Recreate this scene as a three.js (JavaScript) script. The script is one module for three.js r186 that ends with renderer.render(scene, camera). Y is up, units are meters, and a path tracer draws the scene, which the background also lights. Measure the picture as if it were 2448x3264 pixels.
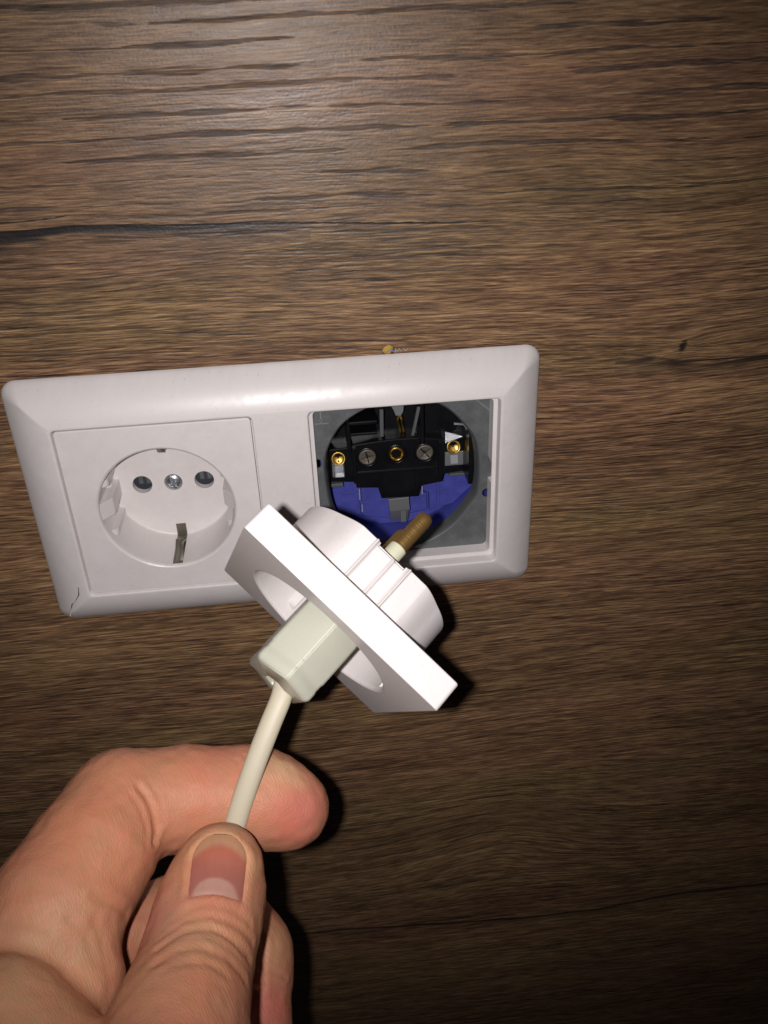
import * as THREE from 'three';
import { mergeGeometries, mergeVertices, toCreasedNormals } from 'three/addons/utils/BufferGeometryUtils.js';
import { Brush, Evaluator, SUBTRACTION, ADDITION } from 'three-bvh-csg';

// ------------------------------------------------------------------ camera, lamp, exposure
const scene = new THREE.Scene();
scene.background = new THREE.Color(0.006, 0.006, 0.007);            // an unlit room
const V3 = (x, y, z) => new THREE.Vector3(x, y, z);
const EYE = V3(9.018, 125.281, 235.025);                              // millimetres
const FWD = V3(0.07317446, -0.5017655, -0.86190306), UP = V3(0.08286646, 0.86429046, -0.49612009), RIGHT = V3(0.99387054, -0.03511953, 0.10482352);
const camera = new THREE.PerspectiveCamera(61.0, 768 / 1024, 0.005, 20);
camera.position.copy(EYE).multiplyScalar(0.001);
camera.up.copy(UP);
camera.lookAt(camera.position.clone().add(FWD));
camera.focus = 0.235;
camera.userData.fStop = camera.getFocalLength() / 0.5;

// the phone's flash, one centimetre beside the lens, aimed like the lens
const flash = new THREE.SpotLight(new THREE.Color(1.0, 0.96, 0.955), 0.172, 0, THREE.MathUtils.degToRad(45.5), 1, 2);
flash.name = 'phone_flash_light';
flash.position.copy(EYE.clone().addScaledVector(RIGHT, -9.9)).multiplyScalar(0.001);
flash.target.position.copy(flash.position).addScaledVector(FWD, 0.3).addScaledVector(UP, 0.012);
flash.castShadow = true; flash.shadow.radius = 0.11; flash.shadow.mapSize.set(2048, 2048);
flash.shadow.camera.near = 0.02; flash.shadow.camera.far = 2;
scene.add(flash, flash.target);

const renderer = new THREE.WebGLRenderer({ antialias: true });
renderer.setSize(768, 1024);
renderer.toneMapping = THREE.LinearToneMapping;
renderer.toneMappingExposure = 1;
renderer.shadowMap.enabled = true;

// ------------------------------------------------------------------ helpers (all shapes are in millimetres)
let seed = 7;
const rnd = () => { seed = (seed * 1664525 + 1013904223) >>> 0; return seed / 4294967296; };
function hash(x, y, s) { let h = Math.imul(x, 374761393) ^ Math.imul(y, 668265263) ^ Math.imul(s, 1274126177); h = Math.imul(h ^ (h >>> 13), 1103515245); h ^= h >>> 16; return (h >>> 0) / 4294967296; }
function noise2(x, y, px, py, s) {                                    // periodic value noise
  const xi = Math.floor(x), yi = Math.floor(y); let fx = x - xi, fy = y - yi;
  fx = fx * fx * (3 - 2 * fx); fy = fy * fy * (3 - 2 * fy);
  const x0 = ((xi % px) + px) % px, x1 = (x0 + 1) % px, y0 = ((yi % py) + py) % py, y1 = (y0 + 1) % py;
  const a = hash(x0, y0, s), b = hash(x1, y0, s), c = hash(x0, y1, s), d = hash(x1, y1, s);
  return a + (b - a) * fx + (c - a) * fy + (a - b - c + d) * fx * fy;
}
function noise3(x, y, z, s) {
  const zi = Math.floor(z); let f = z - zi; f = f * f * (3 - 2 * f);
  return noise2(x, y, 4096, 4096, s + zi * 57) * (1 - f) + noise2(x, y, 4096, 4096, s + (zi + 1) * 57) * f;
}
const clamp = (x, a = 0, b = 1) => Math.min(b, Math.max(a, x));
const smooth = (a, b, x) => { const t = clamp((x - a) / (b - a)); return t * t * (3 - 2 * t); };
const lerp = (a, b, t) => a + (b - a) * t;
function mesh(name, geometry, material, parent = scene, at = [0, 0, 0], turn) {
  const g = geometry.clone(); g.scale(0.001, 0.001, 0.001);
  const m = new THREE.Mesh(g, material); m.name = name;
  m.position.set(at[0] / 1000, at[1] / 1000, at[2] / 1000); if (turn) m.rotation.set(...turn);
  m.castShadow = m.receiveShadow = true; parent.add(m); return m;
}
function group(name, label, category, at = [0, 0, 0]) {
  const g = new THREE.Group(); g.name = name; g.position.set(at[0] / 1000, at[1] / 1000, at[2] / 1000);
  g.userData = { label, category }; scene.add(g); return g;
}
const moved = (g, x, y, z, rx = 0, ry = 0, rz = 0) => { const c = g.clone(); if (rx) c.rotateX(rx); if (ry) c.rotateY(ry); if (rz) c.rotateZ(rz); c.translate(x, y, z); return c; };
function roundedOutline(w, h, r, n = 6, cx = 0, cy = 0) {              // half sizes; counter-clockwise points
  const p = [];
  for (const [sx, sy, a0] of [[1, 1, 0], [-1, 1, 90], [-1, -1, 180], [1, -1, 270]])
    for (let i = 0; i <= n; i++) { const a = (a0 + 90 * i / n) * Math.PI / 180; p.push(new THREE.Vector2(cx + sx * (w - r) + r * Math.cos(a), cy + sy * (h - r) + r * Math.sin(a))); }
  return p;
}
const circleOutline = (r, n, cx = 0, cy = 0) => Array.from({ length: n }, (_, i) => new THREE.Vector2(cx + r * Math.cos(i / n * 2 * Math.PI), cy + r * Math.sin(i / n * 2 * Math.PI)));
function shapeOf(points, holes = []) { const s = new THREE.Shape(points); for (const h of holes) s.holes.push(new THREE.Path(h)); return s; }
function slab(points, z0, z1, bevel = 0, holes = []) {                 // a plate from z0 to z1
  const d = z1 - z0 - 2 * bevel;
  const g = new THREE.ExtrudeGeometry(shapeOf(points, holes), { depth: d, bevelEnabled: bevel > 0, bevelSize: bevel, bevelThickness: bevel, bevelOffset: -bevel, bevelSegments: 3, curveSegments: 8 });
  g.translate(0, 0, z0 + bevel); return g;
}
const pts = (a) => a.map(([x, y]) => new THREE.Vector2(x, y));
function bar(x0, x1, y0, y1, z0, z1, bevel = 0.25) { return slab(pts([[x0, y0], [x1, y0], [x1, y1], [x0, y1]]), z0, z1, bevel); }
function strip(path, width, thick, dir) {                             // a bent metal strip: path of [x,y,z], width along dir
  const P = path.map((p) => V3(...p)), W = V3(...dir).normalize().multiplyScalar(width / 2), pos = [], idx = [];
  P.forEach((p, i) => {
    const t = P[Math.min(i + 1, P.length - 1)].clone().sub(P[Math.max(i - 1, 0)]).normalize(), n = t.clone().cross(W).normalize().multiplyScalar(thick / 2);
    for (const [a, b] of [[1, 1], [-1, 1], [-1, -1], [1, -1]]) { const q = p.clone().addScaledVector(W, a).addScaledVector(n, b); pos.push(q.x, q.y, q.z); }
    if (i) for (let k = 0; k < 4; k++) { const a = (i - 1) * 4 + k, b = (i - 1) * 4 + (k + 1) % 4; idx.push(a, b, b + 4, a, b + 4, a + 4); }
  });
  const e = (P.length - 1) * 4; idx.push(0, 2, 1, 0, 3, 2, e, e + 1, e + 2, e, e + 2, e + 3);
  const g = new THREE.BufferGeometry(); g.setAttribute('position', new THREE.Float32BufferAttribute(pos, 3)); g.setIndex(idx);
  g.setAttribute('uv', new THREE.Float32BufferAttribute(new Float32Array(pos.length / 3 * 2), 2)); g.computeVertexNormals();
  return toCreasedNormals(g, 0.6);
}
function tex(w, h, data, srgb) { const t = new THREE.DataTexture(data, w, h, THREE.RGBAFormat); t.magFilter = THREE.LinearFilter; t.minFilter = THREE.LinearFilter; t.wrapS = t.wrapT = THREE.RepeatWrapping; if (srgb) t.colorSpace = THREE.SRGBColorSpace; t.needsUpdate = true; return t; }

// ------------------------------------------------------------------ wood decor of the wall panel
const PX = 440, PY = 480, X0 = -190, Y0 = -345;                       // one period of the print, in millimetres
function streak(x, y, sx, sy, s) {                                    // fibres: rows of one-dimensional noise, each with its own phase
  const nx = Math.round(PX / sx), ny = Math.round(PY / sy), u = (x - X0) / PX * nx, w = (y - Y0) / PY * ny, yi = Math.floor(w); let f = w - yi; f = f * f * (3 - 2 * f);
  const row = (k) => { k = ((k % ny) + ny) % ny; const q = u + hash(k, 1, s) * nx, i = Math.floor(q); let t = q - i; t = t * t * (3 - 2 * t); const a = ((i % nx) + nx) % nx; return hash(a, k, s + 7) * (1 - t) + hash((a + 1) % nx, k, s + 7) * t; };
  return row(yi) * (1 - f) + row(yi + 1) * f;
}
function woodTextures() {
  const N = 2048, col = new Uint8Array(N * N * 4), rel = new Uint8Array(N * N * 4);
  const layer = (sx, sy, s) => { const nx = Math.max(1, Math.round(PX / sx)), ny = Math.max(1, Math.round(PY / sy)); return (x, y) => noise2((x - X0) / PX * nx, (y - Y0) / PY * ny, nx, ny, s); };
  const wA = layer(150, 60, 1), wB = layer(45, 14, 2), wC = layer(12, 4, 3), band = layer(160, 16, 4), tone = layer(60, 22, 5), dapple = layer(5, 1.6, 18), red = layer(80, 12, 14), poreMask = layer(38, 7, 11), fibMask = layer(30, 6, 13), grit = layer(0.5, 0.3, 17), rough = layer(26, 9, 24), tilt = layer(24, 8, 25);
  const seg = (P, w0, w1) => (x, y) => {                              // dark split along a polyline, tapering from w0 to w1
    for (let i = 0; i < P.length - 1; i++) if (x >= P[i][0] && x < P[i + 1][0]) {
      const t = (x - P[i][0]) / (P[i + 1][0] - P[i][0]);
      return [y - lerp(P[i][1], P[i + 1][1], t), lerp(w0, w1, (x - P[0][0]) / (P[P.length - 1][0] - P[0][0]))];
    } return null;
  };
  const cracks = [seg([[-140, 80], [-66, 78], [-46.9, 78.9], [-25.3, 78], [12.7, 77.4]], 3.0, 0.5), seg([[12.7, 77.4], [32.1, 76], [49.3, 75.5], [60, 75.4]], 0.5, 0.2), seg([[-120, 81.2], [-65, 81.7], [-49, 82.2]], 1.1, 0.2),
    seg([[-100, -214], [4.9, -217.2], [38.1, -220], [83.4, -223.9], [118, -224.1], [152.3, -219.7], [194.8, -220.2], [245, -222]], 0.8, 1.0),
    seg([[80, 34.3], [93, 35], [102.4, 34.8], [119.5, 31.6], [145.9, 31.7], [175, 33]], 0.45, 0.7)];
  const T = [[50, 37, 29], [87, 65, 48], [118, 90, 66], [150, 117, 84], [180, 147, 107]];
  for (let j = 0; j < N; j++) {
    const y = Y0 + (j + 0.5) / N * PY, top = smooth(58, 92, y), fine = 0.86 - 0.36 * top;   // open grain in the upper board, close grain in the lower ones
    for (let i = 0; i < N; i++) {
      const x = X0 + (i + 0.5) / N * PX, o = (j * N + i) * 4;
      let g = y + (wA(x, y) - 0.5) * 11 + (wB(x, y) - 0.5) * 1.5 + (wC(x, y) - 0.5) * 0.3 + (tilt(x, y) - 0.5) * 0.6;
      g -= 13 * Math.exp(-(((x - 72) / 36) ** 2) - ((y + 168) / 26) ** 2);               // cathedral figure
      const kq = Math.exp(-(((x - 119) / 9) ** 2) - ((y - 36) / 5) ** 2); g += 1.6 * kq * Math.tanh(y - 36);
      const n1 = streak(x, g, 40, 2.1, 6), n2 = streak(x, g, 17, 0.95, 7), n3 = streak(x, g, 9, 0.5, 8), n4 = streak(x, g, 5, 0.27, 9), n5 = streak(x, g, 2.2, 0.25, 10);
      let v = 0.52 + (band(x, g) - 0.5) * 0.16 + (tone(x, g) - 0.5) * 0.1 + (n1 - 0.5) * 0.12 + ((n2 - 0.5) * 0.13 + (smooth(0.15, 0.85, n3) - 0.5) * 0.24 + (smooth(0.15, 0.85, n4) - 0.5) * 0.3) * fine + (n5 - 0.5) * 0.2 + (grit(x, y) - 0.5) * 0.06 + (dapple(x, g) - 0.5) * 0.06;
      const pm = smooth(0.3, 0.62, poreMask(x, g)), fm = smooth(0.34, 0.66, fibMask(x, g));
      const pv = smooth(0.72, 0.84, streak(x, g, 20, 0.5, 31)) * pm * (0.5 + n4) * (1 - 0.55 * top), pw = smooth(0.74, 0.86, streak(x, g, 9, 0.34, 32)) * (0.35 + 0.65 * pm) * (1 - 0.4 * top);
      const fv = smooth(0.7, 0.86, streak(x, g, 10, 0.4, 33)) * fm, fw = smooth(0.76, 0.9, streak(x, g, 4, 0.3, 34)) * (0.3 + 0.7 * fm);
      // the upper board's long, broken dark veins, five to seven millimetres apart
      const gv = (g + (tone(x, 40) - 0.5) * 3) / 4.9, kv = Math.round(gv), dist = Math.abs(gv - kv - (hash(kv, 7, 91) - 0.5) * 0.6) * 4.9;
      const len = noise2(x / 30 + kv * 17.3, kv * 3.7, 997, 997, 92), wid = (0.2 + 0.8 * noise2(x / 9 + kv * 5.1, kv * 9.3, 997, 997, 93)) * smooth(0.25, 0.55, len + (n2 - 0.5) * 0.3);
      const lv = top * smooth(wid, wid * 0.5, dist + (n3 - 0.5) * 0.5 + (n4 - 0.5) * 0.5) * smooth(0.05, 0.25, wid) * (0.6 + 0.5 * n4);
      v += -0.22 * pv - 0.17 * pw + 0.13 * fv + 0.1 * fw - 0.32 * lv;
      v = clamp(v, 0, 0.999);
      const q = v * 4, k = Math.floor(q), f = q - k; let R = lerp(T[k][0], T[k + 1][0], f), G = lerp(T[k][1], T[k + 1][1], f), B = lerp(T[k][2], T[k + 1][2], f);
      const rr = (red(x, g) - 0.5) * 12; R += rr * 0.4; G -= rr * 0.25; B += rr * 0.25;
      let h = 0.66 + (n3 - 0.5) * 0.14 + (n4 - 0.5) * 0.2 + (n5 - 0.5) * 0.16 + (grit(x, y) - 0.5) * 0.16 - 0.4 * pv - 0.34 * pw - 0.5 * lv + 0.08 * fv;
      for (const c of cracks) {
        const e = c(x, y); if (!e) continue;
        const w = e[1] * (0.7 + 0.6 * n2), ed = e[0] + (wC(x, y) - 0.5) * 0.8; let a = smooth(w, w * (ed > 0 ? 0.7 : 0.25), Math.abs(ed)) * (e[1] < 0.75 ? 0.5 + 0.45 * n1 : 0.8 + 0.2 * n3);
        const faint = e[1] < 0.75 && y < 60 ? 0.3 : y < -100 ? 0.6 : 1; a *= faint; R = lerp(R, 20, a); G = lerp(G, 17, a); B = lerp(B, 18, a); h -= 0.35 * a;
        if (e[1] > 0.5 && e[0] < 0) { const halo = (smooth(w + 7, w, -e[0]) * 0.45 + smooth(w + 2.4, w, -e[0]) * 0.45) * (y < -100 ? 0.3 : 1) * smooth(0.35, 0.7, n2 * 0.5 + n3 * 0.5); R = lerp(R, 46, halo); G = lerp(G, 38, halo); B = lerp(B, 34, halo); }
      }
      const kx = (x - 118.9) / 1.25, ky = (y - 36.1) / 1.6, ka = smooth(1.4, 0.6, Math.hypot(kx, ky) + (n4 - 0.5) * 0.6 + (dapple(x * 3, y) - 0.5) * 0.7) * (0.75 + 0.25 * n3);
      R = lerp(R, 30, ka); G = lerp(G, 25, ka); B = lerp(B, 23, ka); h -= 0.3 * ka;
      col[o] = clamp(R, 0, 255); col[o + 1] = clamp(G, 0, 255); col[o + 2] = clamp(B, 0, 255); col[o + 3] = 255;
      rel[o] = rel[o + 2] = clamp(h) * 255; rel[o + 1] = 255 * clamp(0.43 + (rough(x, g) - 0.5) * 0.1 + (n4 - 0.5) * 0.1 + 0.2 * (pv + lv)); rel[o + 3] = 255;   // red: relief, green: roughness
    }
  }
  const crisp = new Uint8Array(col.length);                           // the print is sharp: fibre edges end within a tenth of a millimetre
  for (let j = 0; j < N; j++) for (let i = 0; i < N; i++) { const o = (j * N + i) * 4, a = (((j + N - 1) % N) * N + i) * 4, b = (((j + 1) % N) * N + i) * 4; for (let c = 0; c < 3; c++) crisp[o + c] = clamp(col[o + c] + 0.34 * (2 * col[o + c] - col[a + c] - col[b + c]), 8, 255); crisp[o + 3] = 255; }
  return [tex(N, N, crisp, true), tex(N, N, rel, false)];
}
const [woodMap, woodRelief] = woodTextures();
const M = {};
M.wood = new THREE.MeshPhysicalMaterial({ map: woodMap, bumpMap: woodRelief, bumpScale: 0.00014, roughness: 1, roughnessMap: woodRelief, specularIntensity: 0.9 });
const std = (color, roughness, extra = {}) => new THREE.MeshPhysicalMaterial({ color, roughness, ...extra });
// fine moulded-plastic texture
function speckle(n, sx, s, lo, hi) { const d = new Uint8Array(n * n * 4); for (let j = 0; j < n; j++) for (let i = 0; i < n; i++) { const v = lerp(lo, hi, 0.6 * noise2(i / sx, j / sx, n / sx, n / sx, s) + 0.4 * noise2(i / sx * 2, j / sx * 2, 2 * n / sx, 2 * n / sx, s + 5)); d.set([v, v, v, 255], (j * n + i) * 4); } return tex(n, n, d, false); }
function plasticMaps() {                                              // handled plastic: dust specks, lint, faint smudges (one tile = 60 mm)
  const n = 1024, a = new Uint8Array(n * n * 4), b = new Uint8Array(n * n * 4), dirt = new Float32Array(n * n);
  const dot = (x, y, r, k) => { for (let v = -3; v <= 3; v++) for (let u = -3; u <= 3; u++) { const w = Math.exp(-(u * u + v * v) / (r * r)) * k, o = (((y + v) & 1023) << 10) + ((x + u) & 1023); dirt[o] = Math.min(1, dirt[o] + w); } };
  for (let i = 0; i < 420; i++) dot(Math.floor(rnd() * n), Math.floor(rnd() * n), 0.7 + rnd() * 1.2, 0.12 + 0.5 * rnd() * rnd());
  for (let i = 0; i < 34; i++) { let x = rnd() * n, y = rnd() * n, d = rnd() * 6.3; const k = 0.1 + 0.16 * rnd(); for (let t = 0; t < 14 + rnd() * 30; t++) { dot(Math.floor(x), Math.floor(y), 0.7, k); x += Math.cos(d); y += Math.sin(d); d += (rnd() - 0.5) * 0.5; } }
  for (let j = 0; j < n; j++) for (let i = 0; i < n; i++) {
    const o = j * n + i, m = noise2(i / 64, j / 64, 16, 16, 81) * 0.6 + noise2(i / 22, j / 22, Math.round(n / 22), Math.round(n / 22), 82) * 0.4, g = noise2(i / 2, j / 2, 512, 512, 83), c = 250 - 9 * m - 4 * g - 95 * dirt[o];
    a.set([c, c - 1.5 * m, c - 3 * m - 10 * dirt[o], 255], o * 4); const r = 62 + 44 * m + 16 * g + 50 * dirt[o]; b.set([128 + 60 * (g - 0.5) - 80 * dirt[o], r, 0, 255], o * 4);
  }
  return [tex(n, n, a, true), tex(n, n, b, false)];
}
const [dustMap, dustRough] = plasticMaps();
const planar = (g, k = 1 / 60) => { const p = g.attributes.position, uv = g.attributes.uv; for (let i = 0; i < p.count; i++) uv.setXY(i, (p.getX(i) + 0.37 * p.getZ(i)) * k, (p.getY(i) + 0.61 * p.getZ(i)) * k); return g; };
M.white = std('#ece6e5', 1, { map: dustMap, roughnessMap: dustRough, bumpMap: dustRough, bumpScale: 0.00001 });
function metalMap(n, base, amp, scr, s) {                             // dull sheet or moulding with scratches and dust (one tile = 40 mm)
  const d = new Uint8Array(n * n * 4), L = new Float32Array(n * n);
  for (let i = 0; i < scr; i++) { let x = rnd() * n, y = rnd() * n; const a = rnd() * 6.3, k = (rnd() - 0.35) * 0.35; for (let t = 0; t < 20 + rnd() * 90; t++) { const o = ((Math.floor(y) + n) % n) * n + ((Math.floor(x) + n) % n); L[o] += k; x += Math.cos(a); y += Math.sin(a); } }
  for (let i = 0; i < scr * 6; i++) L[Math.floor(rnd() * n * n)] += 0.5 * rnd();
  for (let j = 0; j < n; j++) for (let i = 0; i < n; i++) { const v = clamp(base + amp * (noise2(i / 32, j / 32, n / 32, n / 32, s) - 0.5) + amp * 0.6 * (noise2(i / 7, j / 7, Math.round(n / 7), Math.round(n / 7), s + 1) - 0.5) + L[j * n + i] * 0.5) * 255; d.set([v, v, v, 255], (j * n + i) * 4); }
  const t = tex(n, n, d, true); t.repeat.set(1 / 40, 1 / 40); return t;
}
M.beige = std('#cecebd', 0.42, { bumpMap: speckle(256, 4, 41, 60, 255), bumpScale: 0.00004 });
M.cable = std('#c3baa3', 0.5);
M.black = std('#1d1d21', 0.3);
M.blue = std('#5a5fc4', 0.45, { map: metalMap(512, 0.84, 0.1, 70, 141) });
M.steel = std('#8d8f92', 0.5, { metalness: 0.55 });
M.darkSteel = std('#8b867a', 0.4, { metalness: 0.7 });
M.plate = std('#868a8c', 0.5, { metalness: 0.35, map: metalMap(512, 0.8, 0.11, 120, 151) });
M.zinc = std('#c3c6cc', 0.32, { metalness: 1, bumpMap: speckle(256, 8, 47, 40, 255), bumpScale: 0.00006 });
M.brass = std('#bd9c50', 0.34, { metalness: 1 });
M.oldBrass = std('#85693a', 0.5, { metalness: 0.6 });
M.tin = std('#6a645a', 0.5, { metalness: 0.3 });
M.sleeve = std('#d6d3b8', 0.5);
M.foam = std('#b9974f', 0.9);
M.plaster = std('#a8968a', 0.95);

// ------------------------------------------------------------------ the wall panel
{
  const holes = [circleOutline(33.5, 72, 35.5, 0), circleOutline(27, 64, -35.5, 0)];
  const chip = []; for (let i = 0; i < 16; i++) { const a = i / 16 * 2 * Math.PI, r = 1.75 * (0.85 + 0.3 * hash(i, 3, 9)); chip.push(new THREE.Vector2(32.2 + r * Math.cos(a), 41.1 + r * Math.sin(a))); }
  holes.push(chip);
  const g = slab(pts([[-620, -640], [660, -640], [660, 460], [-620, 460]]), -18, 0, 0, holes);
  const p = g.attributes.position, uv = g.attributes.uv;
  for (let i = 0; i < p.count; i++) uv.setXY(i, (p.getX(i) - X0) / PX, (p.getY(i) - Y0) / PY);
  const wall = mesh('wall', g, M.wood);
  wall.userData = { kind: 'structure', label: 'dark brown wood grain wall panel with horizontal streaks', category: 'wall' };
  // insulation showing in the chipped edge above the frame
  const foam = new THREE.IcosahedronGeometry(1.75, 4), q = foam.attributes.position;
  for (let i = 0; i < q.count; i++) { const s = 0.85 + 0.3 * noise3(q.getX(i) * 1.7, q.getY(i) * 1.7, q.getZ(i) * 1.7, 71); q.setXYZ(i, q.getX(i) * s, q.getY(i) * s, q.getZ(i) * s * 0.7); }
  foam.computeVertexNormals();
  mesh('insulation_foam', foam, M.foam, wall, [32, 41, -2.2]);
  mesh('wire_insulation', new THREE.CapsuleGeometry(0.3, 0.9, 4, 10), std('#6f86c4', 0.5), wall, [33.4, 40.75, -0.5], [0.3, 0, 1.0]);
  for (let i = 0; i < 9; i++) mesh('plaster_crumb', new THREE.IcosahedronGeometry(0.22 + 0.2 * rnd(), 0), M.plaster, wall, [33.8 + rnd() * 4, 40.9 + rnd() * 0.5 - i * 0.01, 0.15], [rnd() * 3, rnd() * 3, 0]);
}

// ------------------------------------------------------------------ double frame
const H = 8.64, OX = 75.9, OY = 40.4, BASE = 0.45, IN = 12.0;
const evaluator = new Evaluator(); evaluator.attributes = ['position', 'normal', 'uv']; evaluator.useGroups = false;
function brush(g) { const q = g.index ? g.toNonIndexed() : g; if (!q.attributes.uv) q.setAttribute('uv', new THREE.Float32BufferAttribute(new Float32Array(q.attributes.position.count * 2), 2)); const b = new Brush(q); b.updateMatrixWorld(); return b; }
const cut = (a, b) => evaluator.evaluate(a, b, SUBTRACTION);
{
  const prof = [];                                                    // [distance from the outer edge, height]
  const zAt = (s) => { let z = H; for (let q = IN; q > s; q -= 0.02) { const t = 12.7 - q; z -= 0.02 * Math.tan((7 + 3.35 * t) * Math.PI / 180); } return z; };
  prof.push([0.25, BASE], [0, BASE + 0.35], [0, zAt(0) - 0.5], [0.2, zAt(0.2) - 0.2], [0.5, zAt(0.5) - 0.06]);
  for (let s = 1.0; s < IN - 0.01; s += 0.6) prof.push([s, zAt(s)]);
  prof.push([IN, H]);
  const NS = 8, rings = prof.map(([s, z]) => ({ z, p: roundedOutline(OX - s, OY - s, Math.max(0.5, 4.6 - s * 0.75), NS) }));
  const n = rings[0].p.length, pos = [], idx = [];
  rings.forEach((r) => r.p.forEach((q) => pos.push(q.x, q.y, r.z)));
  const skins = [[0, 2], [2, rings.length - 1]].map(([a, b]) => {       // upright edge and rounded face
    const P = pos.slice(a * n * 3, (b + 1) * n * 3), I = []; for (let k = 0; k < b - a; k++) for (let i = 0; i < n; i++) { const u = k * n + i, w = k * n + (i + 1) % n; I.push(u, w, w + n, u, w + n, u + n); }
    const q = new THREE.BufferGeometry(); q.setAttribute('position', new THREE.Float32BufferAttribute(P, 3)); q.setIndex(I); q.computeVertexNormals();
    q.setAttribute('uv', new THREE.Float32BufferAttribute(new Float32Array(P.length / 3 * 2), 2)); return q.toNonIndexed();
  });
  const inner = rings[rings.length - 1].p, outer = rings[0].p;
  const wallProf = [[28.0, H], [27.78, H - 0.09], [27.62, H - 0.4], [27.5, H - 3.6], [27.0, H - 3.8], [26.35, H - 3.95], [26.15, BASE]];
  const ringOf = (k, cx) => roundedOutline(wallProf[k][0], wallProf[k][0], 1.5, 6, cx, 0);
  const flat = new THREE.ShapeGeometry(shapeOf(inner, [ringOf(0, -35.5), ringOf(0, 35.5)])); flat.translate(0, 0, H);
  const bottom = new THREE.ShapeGeometry(shapeOf(outer, [ringOf(6, -35.5), ringOf(6, 35.5)])); bottom.scale(1, 1, -1); bottom.translate(0, 0, BASE);
  { const i = bottom.index; for (let k = 0; k < i.count; k += 3) { const a = i.getX(k); i.setX(k, i.getX(k + 1)); i.setX(k + 1, a); } bottom.computeVertexNormals(); }
  const list = [...skins, flat.toNonIndexed(), bottom.toNonIndexed()];
  for (const cx of [-35.5, 35.5]) {
    const P = [], I = [], m = ringOf(0, cx).length;
    wallProf.forEach((w, k) => ringOf(k, cx).forEach((q) => P.push(q.x, q.y, w[1])));
    for (let k = 0; k < wallProf.length - 1; k++) for (let i = 0; i < m; i++) { const a = k * m + i, b = k * m + (i + 1) % m; I.push(a, b, b + m, a, b + m, a + m); }
    const w = new THREE.BufferGeometry(); w.setAttribute('position', new THREE.Float32BufferAttribute(P, 3)); w.setIndex(I); w.setAttribute('uv', new THREE.Float32BufferAttribute(new Float32Array(P.length / 3 * 2), 2));
    w.computeVertexNormals(); list.push(toCreasedNormals(w, 0.75));
  }
  let b = brush(mergeGeometries(list));
  // the split in the lower corner of the frame: a real gap
  const line = [[-66.1, -24.3], [-66.7, -27.4], [-68.6, -30.2], [-69.9, -31.6], [-70.6, -33.6], [-72.2, -37.2], [-73.8, -41.2]], wd = [0.1, 0.22, 0.06, 0.2, 0.16, 0.22, 0.22];
  const L = [], Rr = []; line.forEach(([x, y], i) => { L.push([x - wd[i], y]); Rr.unshift([x + wd[i], y]); });
  b = cut(b, brush(slab(pts([...L, ...Rr]), 0.9, 12)));
  // clip recess in the inner side of the empty opening
  b = cut(b, brush(slab(pts([[60, -2.4], [62.7, -1.6], [62.9, 0.3], [62.8, 2.4], [61.7, 5.4], [60, 5.4]]), -1, 4.4)));
  const f = group('double_socket_frame', 'white two-gang socket frame with a hairline crack in one corner', 'socket frame');
  mesh('frame', planar(b.geometry), M.white, f);
}

// ------------------------------------------------------------------ socket covers (one fitted, one pulled out)
// local axes: x along the two pins, y across them, z out of the face; the face lies at z = 0
function coverGeometry(guides) {
  const outline = roundedOutline(27.15, 27.15, 1.0, 5);
  let b = brush(slab(outline, -7.2, 0, 0.35));
  // bowl outside with three ribs on each guide side
  const ring = [];
  for (let i = 0; i < 900; i++) {
    const a = i / 900 * 2 * Math.PI, c = Math.cos(a), q = Math.sin(a); let r = 21.4;
    const flat = 20.45 / Math.max(1e-6, Math.abs(c));                 // flats over the keyways
    if (Math.abs(q) * flat < 9.4) r = flat; else r = lerp(22.5, 21.4, smooth(9.4, 16, Math.abs(q) * 22));
    const y = r * q;
    if (Math.abs(y) < 7) { for (const yc of [5.0, -0.35, -4.3]) r += 0.8 * Math.exp(-(((y - yc) / 0.4) ** 2)); if (y < 4.7 && y > -4.1) r -= 0.35; }
    if (i % 3 === 0 || Math.abs(y) < 7) ring.push(new THREE.Vector2(r * c, r * q));
  }
  b = evaluator.evaluate(b, brush(slab(ring, -19.9, -7.0, 0.2)), ADDITION);
  for (const s of [-1, 1]) b = cut(b, brush(moved(new THREE.BoxGeometry(7, 7.6, 1.6), s * 21.5, 0.4, -19.6)));
  const lathe = new THREE.LatheGeometry(pts([[0, -17.4], [18.2, -17.4], [18.75, -17.2], [19.0, -16.6], [19.45, -1.2], [19.6, -0.5], [19.85, -0.12], [20.3, 0.02], [20.6, 0.3], [20.6, 2], [0, 2]]), 128); lathe.rotateX(Math.PI / 2);
  b = cut(b, brush(lathe));
  for (const s of [-1, 1]) b = cut(b, brush(moved(new THREE.CylinderGeometry(3.0, 3.0, 8, 40), s * 9.5, 0, -18.5, Math.PI / 2)));
  b = cut(b, brush(moved(new THREE.CylinderGeometry(2.75, 2.75, 8, 40), 0, 0, -18.2, Math.PI / 2)));
  for (const s of [-1, 1]) b = cut(b, brush(bar(-1.55, 1.55, Math.min(s * 14.9, s * 20.6), Math.max(s * 14.9, s * 20.6), -22, -1.0, 0)));
  return b.geometry;
}
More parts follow.
